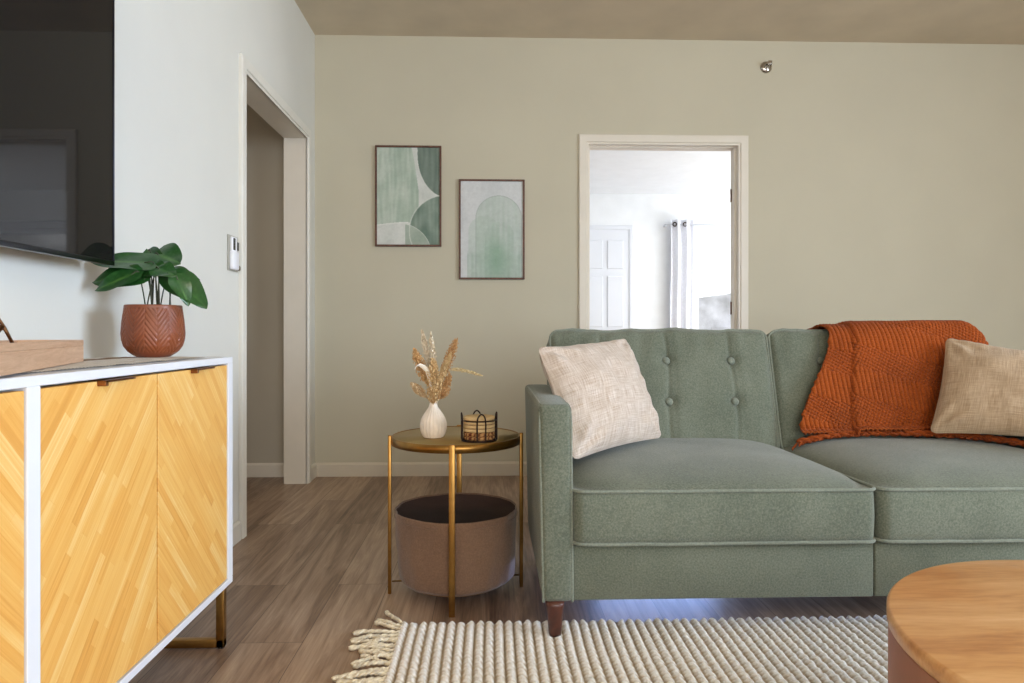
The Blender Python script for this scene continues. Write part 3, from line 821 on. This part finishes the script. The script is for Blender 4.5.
def coaster(zb, top, label):
    mb = MB(); mb.lathe([(.0001, zb), (.049, zb), (.052, zb+.003), (.052, zb+.0095), (.049, zb+.0122), (.0001, zb+.0122)], cx_, cy_, 48)
    cols = []
    for v in mb.v:
        a = math.atan2(v.y-cy_, v.x-cx_)
        s = (int((a*9+ (v.z-zb)*300)) % 2)
        c = (214, 184, 136) if top else ((92, 44, 32) if s else (196, 152, 100))
        if top and v.z-zb < .002: c = (120, 84, 56)
        cols.append(lin(c))
    return tag(mb.build('coaster', M['coaster'], cols=cols), label, 'coaster', 'coasters in the black wire holder')
names = ['dark red patterned coaster at the very bottom of the stack', 'dark red patterned coaster second from the bottom of the stack',
         'tan woven coaster third from the bottom of the stack', 'tan woven coaster third from the top of the stack',
         'tan woven coaster just under the topmost one', 'tan woven coaster on top of the stack in the wire holder']
for i in range(6): coaster(cz_+.0055+i*.0126, i > 1, names[i])

# ------------------------------------------------------------------ sofa
SX0, SX1, SY0 = .139, 2.130, 1.97
IX0, IX1 = .238, 2.031   # between the arms
XM = (IX0+IX1)/2
sofa = empty('sofa', ((SX0+SX1)/2, 2.35, 0), 'sage green two cushion sofa with button tufted back in front of the doorway', 'sofa')
mb = MB()
mb.box(IX0-.002, XM-.001, SY0+.012, 2.80, .112, .274, .006); mb.box(XM+.001, IX1+.002, SY0+.012, 2.80, .112, .274, .006)
mb.build('base', M['sofa'], sofa)
def arm(side):
    xo_t, xi_t, xo_b, xi_b = SX0, IX0-.001, SX0+.013, IX0+.004
    H0, H1 = .112, .684; ya, yb = SY0, 2.735
    def mp(p):
        u = (p.x+.5); v = (p.y+.5); w = (p.z+.5)
        xo = xo_b+(xo_t-xo_b)*w; xi = xi_b+(xi_t-xi_b)*w
        x = xo+(xi-xo)*u
        if side: x = SX0+SX1-x
        z = H0+(H1-H0)*w
        y = ya+(yb-ya)*v
        # soft fullness
        y -= .004*sin(PI*u)*(1-v)*1.0
        z += .004*sin(PI*u)*w
        return Vector((x, y, z))
    b = bmesh.new(); bmesh.ops.create_cube(b, size=1)
    # anisotropic bevel: do it in real scale
    for vv in b.verts: vv.co = Vector((vv.co.x*.098, vv.co.y*.765, vv.co.z*.574))
    bmesh.ops.bevel(b, geom=list(b.edges), offset=.016, segments=4, profile=.5, affect='EDGES')
    for vv in b.verts: vv.co = mp(Vector((vv.co.x/.098, vv.co.y/.765, vv.co.z/.574)))
    bmesh.ops.recalc_face_normals(b, faces=b.faces)
    o = MB().bm(b, None, True).build('arm', M['sofa'], sofa)
    mb = MB()
    for uo, e in ((0, -1), (1, 1)):
        pts = []
        for w in [0.0]+[i/20 for i in range(1, 20)]:
            xo = xo_b+(xo_t-xo_b)*w; xi = xi_b+(xi_t-xi_b)*w
            x = (xo+.003) if uo == 0 else (xi-.003)
            if side: x = SX0+SX1-x
            pts.append((x, ya+.006, H0+(H1-H0)*w))
        x = pts[-1][0]
        sx = (.006 if uo == 0 else -.006)*(-1 if side else 1)
        pts = pts[:-1]+[(x+sx*.3, ya+.009, H1-.024), (x+sx, ya+.016, H1-.011), (x+sx, ya+.032, H1-.005), (x+sx, ya+.07, H1-.003), (x+sx, yb-.03, H1-.003)]
        mb.tube(catmull(pts, 3), .0042, 8)
    mb.build('piping', M['piping'], o)
    return o
arm(0); arm(1)
# back frame
mb = MB(); mb.prism([(2.77, .2), (2.85, .2), (2.945, .845), (2.89, .858), (2.80, .50)], IX0+.01, IX1-.01, 'x', .01)
mb.build('back_frame', M['sofa'], sofa)
# rounded-rect outline helper
def rrect(hx, hy, r, n=10):
    pts = []
    for cx, cy, a0 in ((hx-r, hy-r, 0), (-hx+r, hy-r, PI/2), (-hx+r, -hy+r, PI), (hx-r, -hy+r, 1.5*PI)):
        for i in range(n+1):
            a = a0+PI/2*i/n; pts.append((cx+r*cos(a), cy+r*sin(a)))
    # densify the straight runs
    out = []
    for (p, q) in zip(pts, pts[1:]+pts[:1]):
        d = math.hypot(q[0]-p[0], q[1]-p[1]); m = max(1, int(d/.03))
        for i in range(m): out.append((p[0]+(q[0]-p[0])*i/m, p[1]+(q[1]-p[1])*i/m))
    return out
ZS0, ZS1, CR = .277, .432, .062
SYF, SYR = 1.958, 2.80
def crown(u, v, ph=0):
    m = max(abs(u), abs(v)); m = (abs(u)**6+abs(v)**6)**(1/6.)
    m = min(1, m)
    return CR*(1-m**2.6)**.62
def seat_z(x, y):
    cx = IX0+(IX1-IX0)*(.25 if x < XM else .75); hx = (IX1-IX0)/4-.003; hy = (SYR-SYF)/2
    u = (x-cx)/hx; v = (y-(SYF+SYR)/2)/hy
    return ZS1+crown(u, v)
for sidx in (0, 1):
    cx = IX0+(IX1-IX0)*(.25+.5*sidx); cy = (SYF+SYR)/2
    hx = (IX1-IX0)/4-.002; hy = (SYR-SYF)/2
    out = rrect(hx, hy, .035); n = len(out)
    rings = []
    for z, k, bulge in ((ZS0, .94, 0), (ZS0, .985, 0), (ZS0+.004, 1, 0), (ZS0+.03, 1, .004), (ZS0+.078, 1, .007), (ZS0+.125, 1, .004), (ZS1, 1, 0)):
        ring_ = []
        for (x, y) in out:
            l = math.hypot(x, y); wob = .0018*noise.noise(Vector((x*14+sidx*9, y*9, z*8)))
            ring_.append((cx+x*k, cy+y*k-(bulge+wob if y < -hy*.7 else 0), z))
        rings.append(ring_)
    steps = 22
    for i in range(1, steps+1):
        k = 1-(i/steps)**1.6*.999
        ring_ = []
        for (x, y) in out:
            X, Y = x*k, y*k
            wz = .0025*noise.noise(Vector((X*5+sidx*4, Y*5, 2)))*(1-k)
            ring_.append((cx+X, cy+Y, ZS1+crown(X/hx, Y/hy)*(1 if i else 0)+wz))
        rings.append(ring_)
    vs = [p for r in rings for p in r]; fs = []
    for i in range(len(rings)-1):
        for j in range(n): fs.append((i*n+j, i*n+(j+1) % n, (i+1)*n+(j+1) % n, (i+1)*n+j))
    fs.append(tuple(range(n))[::-1]); fs.append(tuple((len(rings)-1)*n+j for j in range(n)))
    o = MB().add(vs, fs, True).build('seat_cushion', M['sofa'], sofa, fixnormals=True)
    mb = MB()
    for z in (ZS0+.006, ZS1+.003):
        mb.tube([(cx+x*1.003, cy+y*1.003+(-.001), z+.0015*noise.noise(Vector((x*8, y*8, z)))) for x, y in out], .0050, 8, True)
    mb.build('piping', M['piping'], o)
# back cushions
tilt = math.atan2(.119, .415)
for sidx in (0, 1):
    w, h, d = (IX1-IX0)/2-.004, .50, .155
    cx = IX0+(IX1-IX0)*(.25+.5*sidx)
    # local: x width, y depth(front = -), z up
    bt = [(x, z) for z in (.117, -.048) for x in (-.250, .018, .280)]
    def deform(p):
        u = p.x/(w/2); v = p.z/(h/2); y = p.y
        if y < 0:
            f = (-y)/(d/2)
            bul = .030*((1-abs(u)**4)*(1-abs(v)**4))**.6
            for x, z in bt:
                r = math.hypot(p.x-x, (p.z-z))
                bul -= .021*math.exp(-(r/.026)**1.5)
            for x in (bt[0][0], bt[1][0], bt[2][0]):
                xx = x+.006*sin(p.z*14+x*9)
                bul -= .009*math.exp(-((p.x-xx)/.009)**2)*min(1, (1-abs(v))*6)
                bul -= .004*math.exp(-((p.x-xx-.02)/.014)**2)
            bul += .006*noise.noise(Vector((p.x*11+7*sidx, p.z*4, 1)))+.0035*sin(p.x*60+p.z*8)*math.exp(-((v+.8)/.4)**2)*(.5+noise.noise(Vector((p.x*9, 3, sidx*4))))+.0022*sin(p.x*75-p.z*12)*math.exp(-((v-.8)/.3)**2)
            y -= bul*f
        else: y += .008*(1-u*u)*(1-v*v)
        z = p.z+.006*(1-u*u)*(1 if v > 0 else 0)*max(0, v)+((.010*noise.noise(Vector((p.x*7+3, sidx*5, 0)))+.003*noise.noise(Vector((p.x*22, sidx*5, 4)))) if v > .6 else 0)
        return Vector((p.x, y, z))
    mt = Matrix.Translation((cx, 2.765, .642)) @ Matrix.Rotation(-tilt, 4, 'X')
    b = rbox(w, d, h, .03, 150, 12, 84, deform)
    bmesh.ops.recalc_face_normals(b, faces=b.faces)
    o = MB().bm(b, mt, True).build('back_cushion', M['sofa'], sofa)
    mb = MB()
    for yy in (-d/2+.010, d/2-.010):
        out = rrect(w/2-.003, h/2-.003, .032)
        mb.tube([mt @ Vector((x, yy-(.0), z+.006*(1-(x/(w/2))**2)*max(0, z/(h/2))*(1 if z > 0 else 0)+((.010*noise.noise(Vector((x*7+3, sidx*5, 0)))+.003*noise.noise(Vector((x*22, sidx*5, 4)))) if z > .6*h/2 else 0))) for x, z in out], .0050, 8, True)
    mb.build('piping', M['piping'], o)
    for (x, z) in bt:
        mb = MB(); prof = [(.0001, -.004), (.013, -.004), (.0155, 0), (.0135, .0045), (.007, .0075), (.0001, .008)]
        mb.lathe(prof, 0, 0, 20)
        yb = -d/2-.0135
        mb.v = [mt @ Vector((x+v.x, yb-v.z, z+v.y)) for v in mb.v]
        mb.build('button', M['piping'], o, fixnormals=True)
# legs
for (x, y, z0) in ((.189, 1.985, .014), (SX0+SX1-.189, 1.985, .014), (.20, 2.66, 0), (SX0+SX1-.20, 2.66, 0)):
    mb = MB(); n = 20; m = 8; vs = []
    for i in range(m+1):
        t = i/m; r = .0175+(.0265-.0175)*t
        for k_ in range(n):
            a = 2*PI*k_/n; q = (abs(cos(a))**3+abs(sin(a))**3)**(-1/3.)
            vs.append((x+r*q*cos(a), y+r*q*sin(a), z0+(.1135-z0)*t))
    fs = [(i*n+k_, i*n+(k_+1) % n, (i+1)*n+(k_+1) % n, (i+1)*n+k_) for i in range(m) for k_ in range(n)]+[tuple(range(n))[::-1], tuple(m*n+k_ for k_ in range(n))]
    mb.add(vs, fs, True).build('leg', M['walnut'], sofa)

# ------------------------------------------------------------------ pillows
def pillow(c00, c10, c11, c01, T, name, label, mat, nrm, wr_=.004, seed=0):
    c00, c10, c11, c01 = map(Vector, (c00, c10, c11, c01))
    n = ((c10-c00).cross(c01-c00)).normalized()
    if n.dot(Vector(nrm)) < 0: n = -n
    nu = 56; mb = MB(); uvs = []
    for sgn in (1, -1):
        def fn(u, v):
            s, t = u*2-1, v*2-1
            # edges pulled in between the corners
            ins = .055
            s2 = s*(1-ins*(1-t*t)**1.0); t2 = t*(1-ins*(1-s*s)**1.0)
            uu, vv = (s2+1)/2, (t2+1)/2
            rr_ = max(0, (abs(s)+abs(t)-1.9)/.1)*.018; uu = .5+(uu-.5)*(1-rr_*2); vv = .5+(vv-.5)*(1-rr_*2)
            p = c00*(1-uu)*(1-vv)+c10*uu*(1-vv)+c11*uu*vv+c01*(1-uu)*vv
            th = T*(max(0, 1-s*s)**.55)*(max(0, 1-t*t)**.55)
            q = noise.noise(Vector((s*2.2+seed, t*2.2, sgn*3)))*wr_*2*(1-s**4)*(1-t**4)
            # creases radiating from the corners
            for a, b_ in ((-1, -1), (1, -1), (1, 1), (-1, 1)):
                dd = math.hypot(s-a, t-b_); an = math.atan2(t-b_, s-a)
                q += wr_*sin(an*9+seed+a*2)*math.exp(-((dd-.38)/.24)**2)
            q += wr_*.35*sin(s*23+seed)*math.exp(-((abs(t)-.85)/.13)**2)+wr_*.35*sin(t*19+seed)*math.exp(-((abs(s)-.85)/.13)**2)
            return p+n*(sgn*(th*(1 if sgn > 0 else .8))+q*(1 if th > .004 else 0))
        mb.grid(fn, nu, nu)
        uvs += [(i/nu*.45+seed, j/nu*.45) for j in range(nu+1) for i in range(nu+1)]
    o = mb.build(name, mat, uvs=uvs, fixnormals=True)
    return tag(o, label, 'pillow', 'throw pillows on the sofa')
pillow((.262, 2.145, .488), (.625, 2.455, .512), (.522, 2.60, .872), (.160, 2.335, .845), .095, 'throw_pillow',
       'oatmeal woven throw pillow leaning in the left corner of the sofa', M['pillow'], (.6, -1, .4), .008, 1)
pillow((1.622, 2.475, .520), (2.02, 2.26, .520), (2.13, 2.40, .80), (1.785, 2.62, .876), .08, 'throw_pillow',
       'tan linen throw pillow lying over the rust throw at the right of the sofa', M['pillow_tan'], (-.1, -1, .3), .006, 5)

# ------------------------------------------------------------------ knitted throw
pathA = catmull([(0, p[1]+(.0), p[2]-.016*min(1, max(0, (p[2]-.6)/.2))) for p in [(0, 3.0, .45), (0, 2.992, .66), (0, 2.975, .83), (0, 2.935, .893), (0, 2.86, .910), (0, 2.79, .922), (0, 2.735, .918), (0, 2.700, .885), (0, 2.672, .82), (0, 2.642, .72), (0, 2.617, .62), (0, 2.600, .55), (0, 2.588, .515), (0, 2.565, .502), (0, 2.535, .498)]], 16)
acc = [0]
for a, b in zip(pathA, pathA[1:]): acc.append(acc[-1]+(b-a).length)
SL = acc[-1]
def path_at(s):
    s = max(0, min(SL-1e-6, s)); lo = 0; hi = len(acc)-1
    while hi-lo > 1:
        m = (lo+hi)//2
        if acc[m] <= s: lo = m
        else: hi = m
    t = (s-acc[lo])/(acc[hi]-acc[lo]); p = pathA[lo].lerp(pathA[hi], t); d = (pathA[hi]-pathA[lo]).normalized()
    return p, Vector((0, d.z, -d.y))*1
def knit(x, s, band):
    rib = .0175
    z = (band-.11) % .215
    if z > .10: return .0120*(abs(sin(PI*x/rib))**.8-.6)+.0008*sin(s*2*PI/.009)
    return .0090*(abs(sin(PI*(x+s*.55)/.0135))*abs(sin(PI*(s*.9-x*.55)/.0135)))-.004
s_top = None
for i, p in enumerate(pathA):
    if abs(p.y-2.79) < .02 and p.z > .9: s_top = acc[i]
th_ = empty('throw_blanket', (1.6, 2.7, .5), 'rust orange chunky knit throw draped over the right back cushion of the sofa', 'blanket')
# two overlapping layers
def layer(xl, xr, off, nu, nv, s0, s1, foldedge, bandoff):
    mb = MB()
    def fn(u, v):
        s = s0+(s1-s0)*v; p, n = path_at(s)
        a, b = xl(s), xr(s); x = a+(b-a)*u
        nn = n
        if nn.y > 0 and p.z > .9: nn = -nn
        # outward normal: away from the cushion
        out = Vector((0, -nn.y, -nn.z)) if False else n
        k_ = off
        e = (x-a)
        if foldedge and e < .022: k_ = off-(.020)*(1-(1-(1-e/.022)**2)**.5)
        sag = 0
        ex = max(0, x-1.925)
        z = -ex*ex*9 if s < s_top+.16 else -ex*ex*2
        kn = knit(x+.05*max(0, s_top+.12-s) if False else x-.10*(s-s_top)**2*(1 if s > s_top else 0), s, s-s_top-.28*(x-1.42)+bandoff)
        w = .0035*noise.noise(Vector((x*7, s*5, bandoff*10)))
        q = Vector((x, p.y, p.z+z))+out*(k_+kn+w)
        if s > s_top+.42: q.z = max(q.z, seat_z(x, q.y)+.006+off*.5+kn*.6)
        return q
    mb.grid(fn, nu, nv)
    return mb
# check direction of normal: outward should point up at the top
pt, nt_ = path_at(s_top)
if nt_.z < 0:
    _pa = path_at
    def path_at(s, _f=_pa):
        p, n = _f(s); return p, -n
def clampi(a, b, t): t = max(0, min(1, t)); return a+(b-a)*(t*t*(3-2*t))
mb = layer(lambda s: clampi(1.362, 1.185, (s-s_top-.03)/.46), lambda s: clampi(1.49, 1.44, (s-s_top)/.4), .010, 90, 330, .0, SL-.02, False, -.04)
mb2 = layer(lambda s: clampi(1.452, 1.392, (s-s_top)/.42), lambda s: 1.990, .026, 230, 380, .12, SL, True, 0)
mb.add(mb2.v, mb2.f, True)
bl = mb.build('blanket_body', M['throw'], th_)
sd = bl.modifiers.new('thickness', 'SOLIDIFY'); sd.thickness = .006; sd.offset = -1
# fringe lying on the seat, running forward to the right
fr = MB(); random.seed(3)
def fline(t):  # t 0..1 from left to right
    x = 1.172+.84*t; y = 2.552-.0*t-.20*max(0, t-.42)**1.15*1.9
    return x, y
for i in range(150):
    t = i/150*1.0
    x, y = fline(t); x += random.uniform(-.006, .006)
    L = random.uniform(.035, .062); an = random.uniform(-1.35, .75)
    pts = []
    for k_ in range(7):
        q = k_/6*L
        xx = x+sin(an)*q+.004*sin(k_*2+i); yy = y+.015-cos(an)*q*.6+.003*sin(k_*1.7+i*2)
        if yy > 2.60: yy = 2.60
        pts.append((xx, yy, seat_z(xx, yy)+.013+.006*random.random()))
    fr.tube(catmull(pts, 2), lambda q: .0042*(1-.35*q), 6)
for s_ in (0, PI):
    pts = []
    for i in range(320):
        t = i/319; x, y = fline(t); a = t*75+s_
        pts.append((x, y+.008+.006*cos(a), seat_z(x, y)+.020+.006*sin(a)+.003*noise.noise(Vector((t*40, s_, 0)))))
    fr.tube(pts, .0085, 6)
fr.build('fringe', M['throw_dark'], th_, kind='stuff')

# ------------------------------------------------------------------ rug
RX0, RX1, RY0, RY1 = -.272, 2.35, .25, 2.082
xs = []; x = RX0
while x < RX1: xs.append(x); x += .0036 if x < 1.30 else .0140
ys = []; y = RY1
while y > RY0: ys.append(y); y -= .0042 if y > 1.60 else .03
vs = []; cols = []
RP = .0285
for y in ys:
    for x in xs:
        ph = (x-RX0)/RP+.10*sin(y*2*PI/.034+math.floor((x-RX0)/RP)*2.1)*sin(PI*((x-RX0)/RP % 1))+.10*noise.noise(Vector((x*3, y*4, 0))); r = abs(sin(PI*ph)); idx = math.floor(ph)
        kn = abs(sin(PI*(y/.017+.9*(ph % 1)+.37*idx+.3*noise.noise(Vector((idx*.7, y*8, 0))))))
        z = .0045+.0150*r**.8*(.38+.62*kn)+.002*noise.noise(Vector((x*30, y*30, 4)))
        z += .0016*noise.noise(Vector((x*60, y*60, 1)))
        if x < RX0+.001 or y > RY1-.001: z = .001
        vs.append((x, y+ (0.0035*abs(sin(PI*ph)) if y > RY1-.001 else 0), z))
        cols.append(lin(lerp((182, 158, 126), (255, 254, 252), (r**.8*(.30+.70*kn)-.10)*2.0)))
nx = len(xs); fs = [(j*nx+i, (j+1)*nx+i, (j+1)*nx+i+1, j*nx+i+1) for j in range(len(ys)-1) for i in range(nx-1)]
rug = empty('area_rug', (1.0, 1.1, 0), 'cream chunky ribbed woven rug with fringed end under the sofa front', 'rug')
MB().add(vs, fs, True).build('rug_body', M['rug'], rug, cols=cols)
random.seed(11)
for i in range(98):
    y = RY1-.010-i*.0165
    if y < .4: break
    mb = MB(); L = random.uniform(.095, .150); an = random.uniform(-.55, .5)
    if i < 2: an = -.5-random.random()*.5
    pts = []
    for k_ in range(7):
        q = k_/6
        pts.append((RX0+.012-L*q*cos(an), y-L*q*sin(an)+.006*sin(q*7+i)*q, .007+.006*sin(q*PI)*random.uniform(.4, 1.3)))
    for s_ in (0, PI):
        P = catmull(pts, 4); n_ = len(P)
        mb.tube([p+Vector((0, .0034*cos(j*.9+s_), .0026*sin(j*.9+s_)+.001)) for j, p in enumerate(P)], lambda q: .0042*(1.0+.35*(q > .82)), 6)
    mb.build('fringe_tassel', M['rug_yarn'], rug)

# ------------------------------------------------------------------ coffee table
kx, ky, kr, kz = 1.112, 1.011, .443, .400
ct_ = empty('coffee_table', (kx, ky, .012), 'round honey wood drum coffee table standing on the rug in front', 'coffee table')
MB().lathe([(.0001, kz-.03), (kr-.004, kz-.03), (kr, kz-.026), (kr, kz-.004), (kr-.003, kz-.0008), (kr-.006, kz), (.0001, kz)], kx, ky, 160).build('tabletop', M['table_wood'], ct_)
prof = [(.0001, .013), (kr-.012, .013), (kr-.010, .02), (kr-.0035, .06), (kr-.002, .2), (kr-.0025, kz-.032), (kr-.0025, kz-.0305), (.0001, kz-.0305)]
MB().lathe(prof, kx, ky, 160).build('drum_body', M['drum_wood'], ct_)

# ------------------------------------------------------------------ light
def area(name, loc, tgt, sx, sy, power, color, spread=180):
    L = bpy.data.lights.new(name, 'AREA'); L.shape = 'RECTANGLE'; L.size = sx; L.size_y = sy
    L.energy = power; L.color = color; L.spread = math.radians(spread)
    o = bpy.data.objects.new(name, L); C.objects.link(o); o.location = loc
    o.rotation_euler = (Vector(tgt)-Vector(loc)).to_track_quat('-Z', 'Y').to_euler()
    return o
area('daylight_front_window', (1.3, YF-.02, 1.4), (.6, 3, 1.0), 2.5, 1.75, 80, (.88, .94, 1.0))
area('daylight_right_window', (XR+.02, 0, 1.5), (-1, .6, .9), 2.3, 1.35, 150, (.72, .85, 1.0))
area('added_cool_wall_fill', (XR+.03, .3, 1.6), (-1.08, 1.55, 1.35), 1.2, 1.2, 8, (.50, .70, 1.0), 50)  # added narrow cool lamp, brightens the left wall near the television
area('warm_room_light', (.4, -2.0, 2.5), (.3, 3.0, .6), 1.2, 1.2, 30, (1.0, .80, .56))
area('far_room_added_fill', (3.3, 5.6, 2.38), (2.9, 6.1, 0), 1.6, 1.8, 88, (.93, .97, 1.0))  # added area lamp below the ceiling, keeps the far room bright
area('far_room_added_uplight', (4.2, 6.2, 1.1), (1.6, 5.9, 2.3), 1.6, 1.4, 110, (.93, .97, 1.0))  # added side lamp tilted upward to lighten the far room's ceiling
area('hall_light', (-2.2, 2.2, 2.4), (-2.0, 3.2, 0), .8, .8, 8, (1.0, .86, .70))
area('added_under_sofa_fill', (.70, 2.9, .06), (.62, 2.0, -.02), .50, .07, 8, (.35, .5, 1.0))  # added low blue lamp behind the sofa, lights the floor beneath it

w = bpy.data.worlds.new('sky'); bpy.context.scene.world = w; w.use_nodes = True
bg = w.node_tree.nodes['Background']
sk_ = w.node_tree.nodes.new('ShaderNodeTexSky'); sk_.sky_type = 'HOSEK_WILKIE'; sk_.turbidity = 4; sk_.sun_direction = (.3, -.5, .8)
mx = w.node_tree.nodes.new('ShaderNodeMix'); mx.data_type = 'RGBA'; mx.inputs[0].default_value = .75
w.node_tree.links.new(sk_.outputs[0], mx.inputs[6]); mx.inputs[7].default_value = (.95, .97, 1, 1)
w.node_tree.links.new(mx.outputs[2], bg.inputs[0]); bg.inputs[1].default_value = 2.2

# ------------------------------------------------------------------ camera
cam = bpy.data.cameras.new('camera'); co = bpy.data.objects.new('camera', cam); C.objects.link(co)
cam.sensor_width = 36; cam.lens = 683/1024*36; cam.shift_y = -9.5/1024
cam.clip_start = .02
co.location = (0, 0, .895); co.rotation_euler = (PI/2, 0, -math.atan(22/683))
bpy.context.scene.camera = co
sc = bpy.context.scene
sc.view_settings.view_transform = 'Standard'; sc.view_settings.look = 'None'
sc.view_settings.exposure = 0
